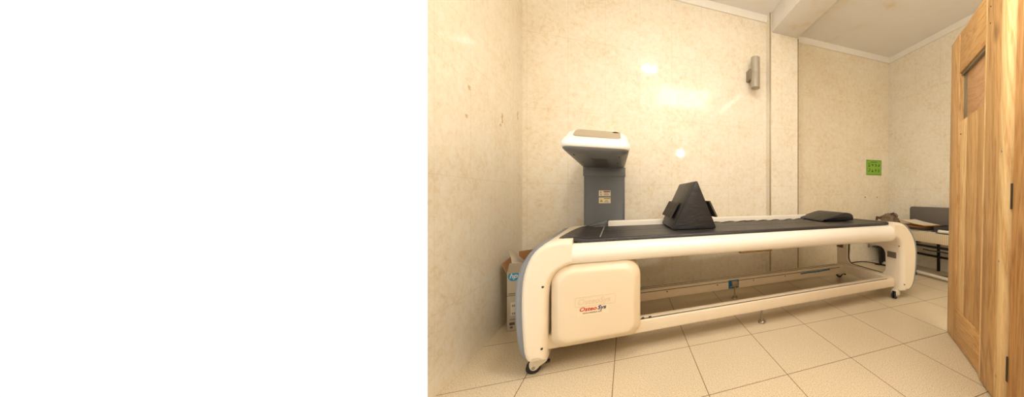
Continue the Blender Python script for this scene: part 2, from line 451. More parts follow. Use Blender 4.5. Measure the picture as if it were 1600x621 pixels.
# seam collars where rail meets the ends
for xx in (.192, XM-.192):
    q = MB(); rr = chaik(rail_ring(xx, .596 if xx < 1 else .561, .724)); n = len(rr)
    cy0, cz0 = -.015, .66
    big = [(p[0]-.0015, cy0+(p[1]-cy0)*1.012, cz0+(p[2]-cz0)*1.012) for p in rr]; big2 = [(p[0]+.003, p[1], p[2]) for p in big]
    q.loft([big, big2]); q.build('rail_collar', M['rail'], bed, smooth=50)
# raised rear rail behind the mat
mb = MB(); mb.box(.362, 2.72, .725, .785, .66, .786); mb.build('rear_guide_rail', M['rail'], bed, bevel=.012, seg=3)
mb = MB(); mb.box(.12, .362, .75, .80, .60, .742); mb.add([(.19, .755, .742), (.36, .755, .742), (.36, .755, .786), (.31, .755, .782), (.19, .80, .742), (.36, .80, .742), (.36, .80, .786), (.31, .80, .782)], [(0, 1, 2, 3), (4, 7, 6, 5), (0, 3, 7, 4), (3, 2, 6, 7), (1, 5, 6, 2), (0, 4, 5, 1)])
mb.build('column_fairing', M['column'], bed, bevel=.004)
# bed deck
mb = MB(); mb.box(.17, XM-.17, .03, .74, .665, .718); mb.build('deck', M['cream'], bed, bevel=.006)
# small brackets below the rail
mb = MB(); mb.box(.236, .412, -.035, .02, .578, .602); mb.build('rail_bracket', M['cream'], bed, bevel=.004)
mb = MB(); mb.box(1.29, 1.56, -.01, .05, .572, .586); mb.build('rail_bracket', M['strip_dark'], bed, bevel=.002)

# lower beams with their dark grooves
def beam(y0, y1, z0, z1, back=False):
    mb = MB(); mb.box(.06, XM-.12, y0, y1, z0, z1)
    b = mb.build('base_beam', M['cream_metal'], bed, bevel=.008, seg=3)
    return b
b1 = beam(-.02, .065, .122, .202)
q = MB(); q.box(.10, XM-.20, -.006, .004, .2012, .2035); q.build('groove', M['groove'], b1)
for xs in (.59, .635):
    q = MB(); q.tube((xs-.008, -.001, .206), (xs+.008, -.001, .206), .007, n=10); q.build('groove_stop', M['groove'], b1)
b2 = beam(.60, .71, .088, .185)
for yy in (.632, .672):
    q = MB(); q.box(.10, XM-.20, yy, yy+.010, .1845, .1866); q.build('groove', M['groove'], b2)
q = MB(); q.box(.10, XM-.20, .5985, .6005, .163, .168); q.build('groove', M['groove'], b2)
for xx in (.85, 1.33, 1.72, 2.1, 2.5):
    q = MB(); q.lathe((xx, .6, .148), [(.006, .003), (.006, -.001), (.0045, -.002)], 'y', 12); q.build('screw', M['steel'], b2)
# cross bars joining the beams
mb = MB(); mb.box(XM-.13, XM-.07, .03, .68, .10, .195); mb.build('cross_bar', M['cream_metal'], bed, bevel=.008)
mb = MB(); mb.box(.04, .12, .03, .68, .10, .195); mb.build('cross_bar', M['cream_metal'], bed, bevel=.008)

def level_foot(x, y, ztop):
    mb = MB(); mb.lathe((x, y, 0), [(.030, 0), (.032, .004), (.030, .012), (.022, .020), (.012, .026), (.009, .032), (.009, .036), (.0075, .037), (.0075, ztop)], n=20)
    mb.lathe((x, y, 0), [(.013, ztop-.012), (.013, ztop-.001)], n=6)
    return mb.build('levelling_foot', M['chrome'], bed)
level_foot(1.50, .045, .122); level_foot(1.505, .585, .125)
mb = MB(); mb.box(1.462, 1.552, .02, .068, .116, .1225); mb.build('foot_plate', M['cream_metal'], bed, bevel=.002)
mb = MB(); mb.box(1.445, 1.552, .592, .600, .098, .176); br = mb.build('blue_bracket', M['blue'], bed, bevel=.002); br['label'] = 'blue painted bracket'
q = MB(); q.box(1.47, 1.532, .566, .594, .125, .17); q.box(1.458, 1.545, .57, .592, .118, .128); q.build('foot_block', M['chrome'], br, bevel=.003)
mb = MB(); mb.path([(2.30, .596, .150), (2.42, .585, .157), (2.55, .585, .155), (2.70, .590, .160)], .006); mb.build('blue_strap', M['blue'], bed)

def castor(x, y, rot, lever=True):
    X = Matrix.Translation((x, y, 0)) @ Matrix.Rotation(rot, 4, 'Z')
    mb = MB(); fork = [(-.034, .075), (-.036, .052), (-.030, .03), (-.016, .020), (.0, .024), (.014, .04), (.045, .056), (.052, .070), (.048, .088), (-.01, .090)]
    for y0, y1 in ((-.024, -.019), (.019, .024)):
        mb.loft([[(a, yy, b) for a, b in smooth_poly(fork, 1)] for yy in (y0, y1)])
    mb.box(-.026, .042, -.021, .021, .072, .082)
    if not lever: mb.box(.004, .052, -.026, .026, .026, .078)
    cf = mb.build('castor', M['castor'], bed, bevel=.0015, xf=X)
    w_ = MB()
    for y0 in (-.0175, .0035):
        w_.lathe((-.016, y0, .036), [(.024, 0), (.034, .001), (.036, .004), (.036, .010), (.034, .013), (.024, .014)], 'y', 28)
    w_.build('wheel', M['black'], cf, xf=X)
    a = MB(); a.lathe((-.016, -.028, .036), [(.004, 0), (.008, .001), (.009, .004), (.009, .05), (.008, .055)], 'y', 16); a.build('axle', M['chrome'], cf, xf=X)
    # brake lever
    if not lever: return
    l = MB(); l.box(.02, .062, -.014, .014, .040, .052); l.build('brake_lever', M['black'], cf, bevel=.004, xf=X)
castor(.012, 0, R(8)); castor(XM-.085, .0, R(15), False); castor(XM-.06, .72, R(-60)); castor(.03, .72, R(30))

# mat
def mat_pt(x, y, z): return (x, y, z)
ring = smooth_poly([(.112, -.004), (.20, -.014), (XM-.22, -.012), (XM-.145, -.008), (XM-.135, .02), (XM-.165, .62), (XM-.24, .69), (.24, .705), (.175, .68), (.135, .45), (.112, .12)], 1)
def up(x):
    sm = lambda t: max(0, min(1, t))**2*(3-2*max(0, min(1, t)))
    return .013*sm((.27-x)/.08)+.009*sm((x-(XM-.26))/.08)
def fine2(pts): 
    out = []
    for i in range(len(pts)):
        a, b = pts[i], pts[(i+1) % len(pts)]; L_ = math.hypot(a[0]-b[0], a[1]-b[1]); k = max(1, int(L_/.025))
        out += [(a[0]+(b[0]-a[0])*j/k, a[1]+(b[1]-a[1])*j/k) for j in range(k)]
    return out
ring = fine2(ring)
mb = MB(); mb.loft([[(a, b, z+up(a)) for a, b in offset(ring, i_)] for z, i_ in ((.719, 0), (.734, -.002), (.742, .006), (.744, .02))], cap=False)
top = [(a, b, .744+up(a)) for a, b in offset(ring, .02)]
# top skin: strips across the bed following the drape
bm_ = bmesh.new(); vv_ = [bm_.verts.new(p) for p in top]; fc = bm_.faces.new(vv_)
xs_ = [.14, .16, .18, .19, .20, .21, .22, .23, .24, .25, .26, .28, .33, .5, 1, 1.5, 2, 2.5, 2.78]+[XM-.26+.01*k for k in range(11)]
for x_ in xs_:
    bmesh.ops.bisect_plane(bm_, geom=bm_.verts[:]+bm_.edges[:]+bm_.faces[:], plane_co=(x_, 0, 0), plane_no=(1, 0, 0))
for v in bm_.verts: v.co.z = .744+up(v.co.x)
bm_.verts.index_update(); mb.add([v.co[:] for v in bm_.verts], [[v.index for v in f_.verts] for f_ in bm_.faces]); bm_.free()
mt = mb.build('mat', M['vinyl'], bed, smooth=60)
q = MB(); q.box(.333, .339, .04, .66, .7435, .7452); q.build('marker_line', M['seam'], mt)
q = MB(); q.box(.16, XM-.2, .33, .333, .7435, .7446); q.build('seam', M['vinyl2'], mt)
# ripples at the back edge of the mat
q = MB()
for k in range(14):
    x = .95+.14*k+random.uniform(-.03, .03)
    q.path([(x, .60, .742), (x+.05, .64, .745), (x+.12, .68, .745), (x+.17, .70, .740)], .007, 6)
q.build('fold', M['vinyl'], mt, smooth=60)

# motor housing
hx0, hx1, hz0, hz1 = .087, .572, .13, .606
def hring(ins, y, r, dz=0): return [(a, y, b) for a, b in rrect(hx0+ins, hx1-ins, hz0+ins, hz1-ins, max(.01, r-ins*.4), 8)]
def hring2(ins, y):     # top corners generous, bottom corners chamfered
    x0, x1, z0, z1 = hx0+ins, hx1-ins, hz0+ins, hz1-ins; r = .10-ins*.5; pts = []
    for cx, cz, a0 in ((x1-r, z1-r, 0), (x0+r, z1-r, 90)):
        for k in range(9):
            a = R(a0+90*k/8); pts.append((cx+r*math.cos(a), cz+r*math.sin(a)))
    c = .062-ins*.3
    for px, pz, d1, d2 in ((x0, z0, (0, 1), (1, 0)), (x1, z0, (-1, 0), (0, 1))):
        a = (px+d1[0]*c, pz+d1[1]*c); b = (px+d2[0]*c, pz+d2[1]*c); q_ = (px, pz)
        for k in range(7):
            t = k/6; s_ = (1-t)**2; u_ = 2*t*(1-t)*.45; v_ = t*t; tot = s_+u_+v_
            pts.append(((a[0]*s_+q_[0]*u_+b[0]*v_)/tot, (a[1]*s_+q_[1]*u_+b[1]*v_)/tot))
    return [(a, y, b) for a, b in pts]
mb = MB(); mb.loft([hring2(.0, .30), hring2(0, -.030), hring2(.0015, -.038), hring2(.006, -.045), hring2(.036, -.0745), hring2(.041, -.0785), hring2(.048, -.0808), hring2(.06, -.0815)])
hs = mb.build('motor_housing', M['cream_box'], bed, smooth=35)
ys = -.0815
q = MB(); a = rrect(.21, .427, .362, .420, .012, 5); b = offset(a, .003)
n = len(a); q.add([(p[0], ys-.0012, p[1]) for p in a]+[(p[0], ys-.0012, p[1]) for p in b]+[(p[0], ys+.002, p[1]) for p in a]+[(p[0], ys+.002, p[1]) for p in b],
      [(i, (i+1) % n, n+(i+1) % n, n+i) for i in range(n)]+[(i, 2*n+i, 2*n+(i+1) % n, (i+1) % n) for i in range(n)]+[(n+i, n+(i+1) % n, 3*n+(i+1) % n, 3*n+i) for i in range(n)])
put_text(q, 'OsteoSys', .046, (.222, ys-.0006, .376), (1, 0, 0), (0, 0, 1), (0, -1, 0), shear=.25, bold=.0006, sx=.98)
e_ = q.build('embossed_nameplate', M['emboss'], hs, smooth=0); e_['label'] = 'embossed nameplate outline'
q = MB(); q.box(.224, .386, ys-.0008, ys+.001, .310, .360); stk = q.build('name_sticker', M['sticker'], hs, smooth=0)
q = MB(); wx = put_text(q, 'Osteo', .0315, (.232, ys-.0016, .3375), (1, 0, .0), (0, 0, 1), (0, -1, 0), shear=.25, bold=.0007, sx=1.12)
lg = q.build('red_lettering', M['logored'], hs, smooth=0)
q = MB(); wx2 = put_text(q, 'Sys', .0315, (.232+wx+.003, ys-.0016, .3375), (1, 0, .0), (0, 0, 1), (0, -1, 0), shear=.25, bold=.0007, sx=1.12)
q.build('navy_lettering', M['logonavy'], hs, smooth=0)
q = MB(); put_text(q, 'www.osteosys.com', .0135, (.250, ys-.0016, .3215), (1, 0, .0), (0, 0, 1), (0, -1, 0), shear=.2, bold=0, sx=.95)
q.build('small_lettering', M['print'], hs, smooth=0)

# rating plates on the inner faces of the right end
def plate(y0, y1, z0, z1):
    x = XM-.0795
    q = MB(); q.box(x-.0025, x+.003, y0, y1, z0, z1); p = q.build('rating_plate', M['plaque'], bed, bevel=.0008)
    g = MB(); 
    for k in range(5): g.box(x-.0032, x-.002, y0+.008, y1-.008-random.uniform(0, .03), z1-.010-k*.0105, z1-.007-k*.0105)
    g.build('print', M['print'], p, smooth=0)
plate(-.004, .088, .388, .447); plate(.665, .765, .375, .425)

# column and scanning head
mb = MB(); mb.loft([[(a, b, z) for a, b in rrect(.168, .502, .80, 1.0, .018, 4)] for z in (.06, 1.19)])
colm = mb.build('column', M['column'], bed)
mb = MB(); mb.loft([[(a, b, z) for a, b in rrect(.161, .508, .792, 1.01, .02, 4)] for z in (1.178, 1.262)])
mb.build('column_collar', M['column'], bed, bevel=.002)
mb = MB(); mb.box(.492, .4935, .7985, .802, .76, 1.17); mb.build('column_ridge', M['hull'], colm)
def lab(z0, z1, head, warn):
    yl = .7995
    q = MB(); q.box(.287, .382, yl-.0008, yl+.001, z0, z1); p = q.build('warning_label', M['labelbase'], colm, smooth=0)
    q = MB(); q.box(.326, .378, yl-.0014, yl, z1-.0155, z1-.004); hd = q.build('header_bar', M['orange'] if warn else M['yellow'], p, smooth=0)
    q = MB(); put_text(q, head, .0095, (.331, yl-.0016, z1-.013), (1, 0, 0), (0, 0, 1), (0, -1, 0), bold=.0002)
    if warn:
        for k, wd in enumerate((.034, .046, .04, .046)): q.box(.328, .328+wd, yl-.0014, yl, z1-.024-k*.0065, z1-.0218-k*.0065)
        q.box(.299, .306, yl-.0014, yl, z0+.028, z0+.040); q.box(.301, .309, yl-.0014, yl, z0+.008, z0+.014); q.box(.300, .303, yl-.0014, yl, z0+.012, z0+.020)
    else:
        for wd, zz, x0 in ((.028, .024, .338), (.046, .012, .329)): 
            for c in range(int(wd/.006)): q.box(x0+c*.006, x0+c*.006+.0042, yl-.0014, yl, z0+zz-.004, z0+zz+.002)
    q.build('print', M['print'], p, smooth=0)
    if not warn:
        q = MB(); q.add([(x, y, z) for y in (yl-.0014, yl) for x, z in ((.292, z0+.010), (.322, z0+.010), (.307, z0+.038))], [(0, 1, 2), (3, 5, 4), (0, 3, 4, 1), (1, 4, 5, 2), (2, 5, 3, 0)])
        tr = q.build('hazard_triangle', M['yellow'], p, smooth=0)
        q = MB(); cx, cz = .307, z0+.0195
        for k in range(3):
            a0 = R(60+120*k); pts = [(cx+r*math.cos(a0+t), cz+r*math.sin(a0+t)) for r, t in ((.0022, -.5), (.0088, -.5), (.0088, .5), (.0022, .5))]
            q.add([(x, yl-.0018, z) for x, z in pts]+[(x, yl-.001, z) for x, z in pts], [(0, 1, 2, 3), (7, 6, 5, 4), (0, 4, 5, 1), (1, 5, 6, 2), (2, 6, 7, 3), (3, 7, 4, 0)])
        q.build('trefoil', M['black'], p, smooth=0)
lab(1.001, 1.051, 'WARNING', True); lab(.938, .989, 'CAUTION', False)

hx = (.134, .506); hy = (-.055, 1.03)
plan = rrect(hx[0], hx[1], hy[0], hy[1], .06, 8)
pc = ((hx[0]+hx[1])/2, (hy[0]+hy[1])/2)
ZH = 1.290
def zt(y):
    pts = [(-.06, 1.338), (0, 1.352), (.02, 1.360), (.16, 1.424), (.30, 1.464), (.36, 1.473), (.45, 1.476), (1.1, 1.476)]
    for (a, b), (c, d) in zip(pts, pts[1:]):
        if y <= c: return b+(d-b)*max(0, (y-a))/(c-a)
    return 1.476
def rr_sub(w0, w1, h0, h1, r):
    p = rrect(w0, w1, h0, h1, r, 8); q = []
    for k in range(4):
        arc = p[k*9:(k+1)*9]; q += arc; a, b = arc[-1], p[((k+1)*9) % 36]; n_ = 4 if k in (0, 2) else 26
        q += [(a[0]+(b[0]-a[0])*j/n_, a[1]+(b[1]-a[1])*j/n_) for j in range(1, n_)]
    return q
rings = []
for ins, g in ((0, 0), (-.005, .16), (-.006, .38), (-.003, .62), (.004, .80), (.014, .92), (.028, .98), (.044, 1.0), (.06, 1.0), (.09, 1.0), (.13, 1.0), (.165, 1.0)):
    r_ = max(.008, .06-ins*.6)
    rr = rr_sub(hx[0]+ins, hx[1]-ins, hy[0]+ins, hy[1]-ins, r_ if hx[1]-hx[0]-2*ins > 2*r_ else .008)
    rings.append([(a, b, ZH+(zt(b)-ZH)*g) for a, b in rr])
mb = MB(); mb.loft(rings)
hd = mb.build('scanner_head', M['white_head'], bed, smooth=60)
# taupe keypad panel lying in the sloping top of the head
px = rrect(.183, .457, .030, .31, .035, 6)
mb = MB(); 
def pan(ins, dz): return [(a, b, zt(b)+dz) for a, b in offset(px, ins)]
def fine(pts):
    out = []
    for i in range(len(pts)):
        a, b = pts[i], pts[(i+1) % len(pts)]; L_ = math.hypot(a[0]-b[0], a[1]-b[1]); k = max(1, int(L_/.03))
        out += [(a[0]+(b[0]-a[0])*j/k, a[1]+(b[1]-a[1])*j/k) for j in range(k)]
    return out
px = fine(px)
mb.loft([pan(0, -.004), pan(.0, .004), pan(.004, .006)], cap=False)
# surface of the panel as a strip grid so it follows the slope
nx_, ny_ = 6, 16; vs = []; fs = []
for j in range(ny_+1):
    y = .031+(.306-.031)*j/ny_; e = min(y-.028, .31-y)
    ch = 0 if e > .035 else .035-math.sqrt(max(0, .035**2-(.035-e)**2))
    for i in range(nx_+1):
        x = .186+ch+(.454-.186-2*ch)*i/nx_; vs.append((x, y, zt(y)+.006))
for j in range(ny_):
    for i in range(nx_): a = j*(nx_+1)+i; fs.append((a, a+1, a+nx_+2, a+nx_+1))
mb.add(vs, fs)
tp = mb.build('control_panel', M['taupe'], hd, smooth=50)
mb = MB(); mb.lathe((.425, .20, zt(.20)+.006), [(.013, 0), (.013, .004), (.010, .006)]); mb.build('red_button', M['red'], hd)
mb = MB(); mb.lathe((.425, .20, zt(.20)+.005), [(.020, 0), (.020, .0025), (.018, .003)]); mb.build('button_ring', M['greydark'], hd)
# grey hull underneath
rings = []
for ins, z in ((.002, 1.290), (.002, 1.286), (.005, 1.280), (.012, 1.272), (.024, 1.264), (.038, 1.2575), (.05, 1.2555)):
    rr = rrect(hx[0]+ins, hx[1]-ins, hy[0]+ins*1.4, hy[1]-ins, .055, 8)
    rings.append([(a, b, z) for a, b in rr])
mb = MB(); mb.loft(rings); hl = mb.build('head_underside', M['hull'], bed, smooth=50)
zb_ = 1.2555
mb = MB(); mb.add([(x, y, z) for z in (zb_+.002, zb_-.0015) for x, y in ((.272, .20), (.372, .20), (.378, .74), (.266, .74))], [(0, 1, 2, 3), (4, 7, 6, 5), (0, 4, 5, 1), (1, 5, 6, 2), (2, 6, 7, 3), (3, 7, 4, 0)])
mb.build('detector_window', M['window'], hl, smooth=0)
for x0, x1 in ((.222, .258), (.376, .412)):
    q = MB(); q.box(x0, x1, .06, .12, zb_-.0012, zb_+.002); q.build('underside_label', M['grey'], hl)
q = MB(); q.lathe((.318, .12, zb_), [(.020, .002), (.020, -.002), (.018, -.003)]); q.build('sensor_ring', M['hull'], hl)
for x, y in ((.19, .05), (.448, .05), (.20, .42), (.44, .42)):
    q = MB(); q.lathe((x, y, zb_), [(.006, .002), (.006, -.002), (.004, -.003)], n=12); q.build('screw', M['black'], hl)

# ------------------------------------------------------------------ cushions on the mat
def on_bed(x, y, z=0):
    c, s = math.cos(BR), math.sin(BR); return (BO[0]+x*c-y*s, BO[1]+x*s+y*c, z)
wc = empty('wedge_cushion', on_bed(.992, .44, .744), R(1.5))
tag(wc, 'upright black triangular wedge cushion with quilted side pads standing mid bed', 'cushion')
def puffy_prism(prof, y0, y1, r, bulge=.006):
    mb = MB(); prof = fine(prof)
    cx = sum(p[0] for p in prof)/len(prof); cz = sum(p[1] for p in prof)/len(prof)
    ks = [(0, r), (.25*r, r*.3), (r, 0)]
    rings = []
    for yy, ins in ks: rings.append([(p[0], y0+yy, p[1]) for p in offset(prof, ins)])
    for yy, ins in ks[::-1]: rings.append([(p[0], y1-yy, p[1]) for p in offset(prof, ins)])
    mb.loft(rings); return mb
tri = [(-.170, .003), (.174, .003), (.018, .372), (.002, .372)]
def soften(pts, r):
    out = []
    for i in range(len(pts)):
        a, b, c = Vector(pts[i-1]), Vector(pts[i]), Vector(pts[(i+1) % len(pts)])
        d = min(r, (a-b).length*.45, (c-b).length*.45)
        p = b+(a-b).normalized()*d; q_ = b+(c-b).normalized()*d
        for t in (0, .33, .67, 1): 
            w_ = p*(1-t)**2+b*2*t*(1-t)+q_*t*t; out.append((w_.x, w_.y))
    return out
mb = puffy_prism(soften(tri, .012), -.268, .325, .006); cb = mb.build('cushion_body', M['vinyl2'], wc, smooth=45)
# piping along the near and far edges
for yy in (-.264, .321):
    q = MB(); pts = [(p[0], yy, p[1]) for p in soften(offset(tri, .003), .012)]; pts.append(pts[0]); q.path(pts, .0028, 6); q.build('piping', M['vinyl2'], cb, smooth=60)
# quilted pads folded over the sloping faces
def pad(side):
    sl = Vector((.155, 0, .363)).normalized() if side < 0 else Vector((-.155, 0, .363)).normalized()
    nrm = Vector((-sl.z, 0, sl.x)) if side < 0 else Vector((sl.z, 0, -sl.x))
    base = Vector((-.170 if side < 0 else .174, 0, .003))
    q = MB(); N = 12; W = ((-.11, .30) if side < 0 else (-.25, .0)); S = (.078, .218); LF = .012 if side < 0 else .008; LB = .006 if side < 0 else .030
    top = []
    for i in range(N+1):
        for j in range(N+1):
            s_ = S[0]+(S[1]-S[0])*i/N; y = W[0]+(W[1]-W[0])*j/N
            puff = abs(math.sin(math.pi*2*i/N))**.5*abs(math.sin(math.pi*3*j/N))**.5*.006+.012
            lift = LB+LF*(1-i/N)
            top.append(base+sl*s_+nrm*(puff+lift)+Vector((0, y, 0)))
    bot = [base+sl*(S[0]+(S[1]-S[0])*i/N)+nrm*(LB+LF*(1-i/N)-.001)+Vector((0, W[0]+(W[1]-W[0])*j/N, 0)) for i in range(N+1) for j in range(N+1)]
    m = (N+1)**2; fs = []
    for i in range(N):
        for j in range(N):
            a = i*(N+1)+j; fs.append((a, a+1, a+N+2, a+N+1)); fs.append((m+a, m+a+N+1, m+a+N+2, m+a+1))
    for k in range(N):
        for a, b in (((k), (k+1)), ((N*(N+1)+k), (N*(N+1)+k+1)), ((k*(N+1)), ((k+1)*(N+1))), ((k*(N+1)+N), ((k+1)*(N+1)+N))): fs.append((a, b, m+b, m+a))
    q.add(top+bot, fs); p = q.build('quilted_pad', M['fabric'], wc, smooth=70)
pad(-1); pad(1)

hc = empty('headrest_cushion', on_bed(2.535, .50, .744), R(-7))
tag(hc, 'low black sloping headrest cushion lying near the far end of the mat', 'cushion')
pr = [(-.175, .004), (.185, .004), (.192, .03), (.183, .062), (.16, .080), (.12, .088), (.07, .084), (-.02, .058), (-.13, .030), (-.172, .018)]
mb = puffy_prism(smooth_poly(pr, 1), -.235, .265, .014); hb = mb.build('headrest_body', M['vinyl2'], hc, smooth=50)
for yy in (-.228, .258):
    q = MB(); pts = [(p[0], yy, p[1]) for p in offset(smooth_poly(pr, 1), .004)]; pts.append(pts[0]); q.path(pts, .003, 6); q.build('piping', M['vinyl2'], hb, smooth=60)

# ------------------------------------------------------------------ wall lamp
wl = empty('wall_lamp', (1.405, YB, 2.44))
tag(wl, 'grey cylindrical up and down wall lamp high on the back wall', 'wall lamp')
mb = MB(); lx, ly = 0.005, -.105
mb.lathe((lx, ly, 0), [(.046, -.170), (.052, -.172), (.0525, -.168), (.0525, -.002), (.0515, 0), (.0525, .002), (.0525, .178), (.052, .182), (.046, .180), (.046, .150), (.046, .14)], n=36)
mb.build('lamp_body', M['lamp'], wl)
mb = MB(); mb.lathe((lx, ly, 0), [(.045, -.168), (.045, -.160)], n=30); mb.build('lower_glass', M['lampdark'], wl)
mb = MB(); mb.box(-.066, -.022, -.1, 0, -.075, .05); mb.box(-.05, .03, -.075, -.055, -.03, .03); mb.build('mounting_bracket', M['lampdark'], wl, bevel=.004)

# ------------------------------------------------------------------ green card and wall plugs
gc = empty('notice_card', (3.632, YF, 1.45))
tag(gc, 'small square green card with dark pictograms on the far wall', 'notice')
mb = MB(); mb.box(-.158, .158, -.003, 0, -.12, .118); gb = mb.build('card', M['greend'], gc, smooth=0)
mb = MB(); mb.box(-.146, .146, -.0042, -.0025, -.106, .104); mb.build('card_field', M['green'], gb, smooth=0)
def ring_shape(q, cx, cz, r, r2, a0, a1, y=-.005):
    n = 10; pts = [(cx+rr*math.cos(R(a0+(a1-a0)*k/n)), cz+rr*math.sin(R(a0+(a1-a0)*k/n))) for rr, ks in ((r, range(n+1)), (r2, range(n, -1, -1))) for k in ks]
    m = len(pts); q.add([(a, y, b) for a, b in pts]+[(a, y+.001, b) for a, b in pts], [tuple(range(m)), tuple(range(2*m-1, m-1, -1))]+[(i, m+i, m+(i+1) % m, (i+1) % m) for i in range(m)])
for row, zz in ((0, .035), (1, -.045)):
    for k in range(4):
        q = MB(); cx = -.10+k*.066
        v = row*4+k
        if v == 0: ring_shape(q, cx, zz+.014, .019, .012, 0, 350); q.box(cx-.016, cx+.016, -.005, -.004, zz-.026, zz-.008)
        elif v in (1, 2, 3): ring_shape(q, cx, zz, .022, .013, -60*v, 260-60*v); q.box(cx-.004, cx+.012, -.005, -.004, zz-.006, zz+.010)
        elif v == 4: ring_shape(q, cx, zz+.006, .022, .012, -120, 110); q.box(cx-.02, cx-.004, -.005, -.004, zz-.024, zz-.012)
        elif v == 5: q.box(cx-.022, cx+.022, -.005, -.004, zz-.026, zz-.014); q.box(cx-.008, cx+.008, -.005, -.004, zz-.014, zz+.012)
        elif v == 6: q.box(cx-.005, cx+.005, -.005, -.004, zz-.024, zz+.024); q.box(cx-.018, cx+.018, -.005, -.004, zz-.002, zz+.008)
        else: ring_shape(q, cx, zz-.006, .021, .012, 0, 350); q.box(cx-.004, cx+.004, -.005, -.004, zz+.012, zz+.028)
        q.build('pictogram', M['ink'], gb, smooth=0)
q = MB(); q.box(-.07, .065, -.005, -.004, .078, .089)
q.build('title_print', M['ink'], gb, smooth=0)
for px_, m_, lb in ((3.45, 'black', 'tiny dark screw plug in the wall below the green card'), (3.70, 'red', 'tiny red screw plug in the wall below the green card')):
    q = MB(); q.lathe((px_, YF, .985), [(.009, 0), (.009, -.004), (.005, -.006), (.004, -.003)], 'y', 12)
    o = q.build('wall_plug', M[m_]); tag(o, lb, 'wall plug')
# ------------------------------------------------------------------ carton in the corner
cx = empty('cardboard_box', (-.742, 2.56, 0), R(3))
tag(cx, 'tall open white printed cardboard box wedged in the corner behind the bed end', 'box')
q = MB(); t_ = .004; W_, D_, H_ = .098, .14, .43
q.box(-W_, W_, -D_, -D_+t_, 0, H_).box(-W_, W_, D_-t_, D_, 0, H_).box(-W_, -W_+t_, -D_, D_, 0, H_).box(W_-t_, W_, -D_, D_, 0, H_).box(-W_, W_, -D_, D_, 0, .004)
cb_ = q.build('box_body', M['carton'], cx)
def flap(a, b, c, d, m, lab=None):
    n = (Vector(b)-Vector(a)).cross(Vector(d)-Vector(a)).normalized()*.0035
    q = MB(); vs = [Vector(p) for p in (a, b, c, d)]; q.add(vs+[v+n for v in vs], [(0, 1, 2, 3), (7, 6, 5, 4), (0, 4, 5, 1), (1, 5, 6, 2), (2, 6, 7, 3), (3, 7, 4, 0)])
    o = q.build('flap', M[m], cx, smooth=0)
    if lab: o['label'] = lab
flap((-W_, -D_, H_), (W_, -D_, H_), (W_-.02, -D_-.03, H_+.08), (-W_+.025, -D_-.03, H_+.08), 'carton', 'white front flap')
flap((-W_, D_, H_), (-W_, -D_, H_), (-W_-.035, -D_+.03, H_+.07), (-W_-.035, D_-.02, H_+.085), 'cartonin', 'brown side flap')
flap((W_, -D_, H_), (W_, D_, H_), (W_-.02, D_, H_+.09), (W_-.02, -D_+.02, H_+.09), 'cartonin', 'brown inner flap')
flap((-W_, D_, H_), (W_, D_, H_), (W_, D_+.01, H_+.13), (-W_, D_+.01, H_+.11), 'cartonin', 'brown rear flap')
q = MB(); q.box(-W_-.0005, W_+.0005, -D_-.0012, -D_+.001, .262, .266); q.build('crease', M['print'], cb_, smooth=0)
q = MB(); q.lathe((-.056, -D_-.0015, .405), [(.034, .001), (.034, 0)], 'y', 32); lgo = q.build('logo_disc', M['logoblue'], cb_)
q = MB(); put_text(q, 'hp', .05, (-.083, -D_-.0025, .393), (1, 0, 0), (0, 0, 1), (0, -1, 0), shear=.3, bold=.001); q.build('logo_letters', M['white'], lgo, smooth=0)
q = MB(); q.box(-.075, .02, -D_-.0015, -D_, .115, .215); lb_ = q.build('shipping_label', M['paper'], cb_, smooth=0)
for z0 in (.180, .122):
    q = MB()
    for k in range(14): q.box(-.066+k*.0055, -.066+k*.0055+random.choice((.002, .0035)), -D_-.0022, -D_-.001, z0, z0+.016)
    q.build('barcode', M['print'], lb_, smooth=0)
for a in ((-.09, -.03, .275, .28), (-.08, -.02, .085, .089), (-.082, -.05, .045, .065), (-.078, -.062, .022, .036), (-.03, -.012, .025, .042)):
    q = MB(); q.box(a[0], a[1], -D_-.0012, -D_, a[2], a[3]); q.build('box_print', M['print'], cb_, smooth=0)
q = MB(); q.lathe((.01, -D_-.001, .31), [(.012, .001), (.012, 0)], 'y', 16); q.build('box_print', M['print'], cb_, smooth=0)
pp = MB(); N = 8; vs = []
for i in range(N+1):
    for j in range(N+1):
        u, v = i/N, j/N; vs.append((-.068+.13*u-.03*v, -.12+.03*math.sin(3*v+2*u)+.02*u, .42+(.185-.10*u)*v+.01*math.sin(5*u)))
m = len(vs); vs2 = [(a, b+.003, c) for a, b, c in vs]; fs = []
for i in range(N):
    for j in range(N): a = i*(N+1)+j; fs += [(a, a+1, a+N+2, a+N+1), (m+a, m+a+N+1, m+a+N+2, m+a+1)]
pp.add(vs+vs2, fs); po = pp.build('packing_paper', M['paper'], smooth=60); po.location = (-.742, 2.56, 0); po.rotation_euler = (0, 0, R(3))
tag(po, 'crumpled white sheet of packing paper poking out of the open carton', 'paper')

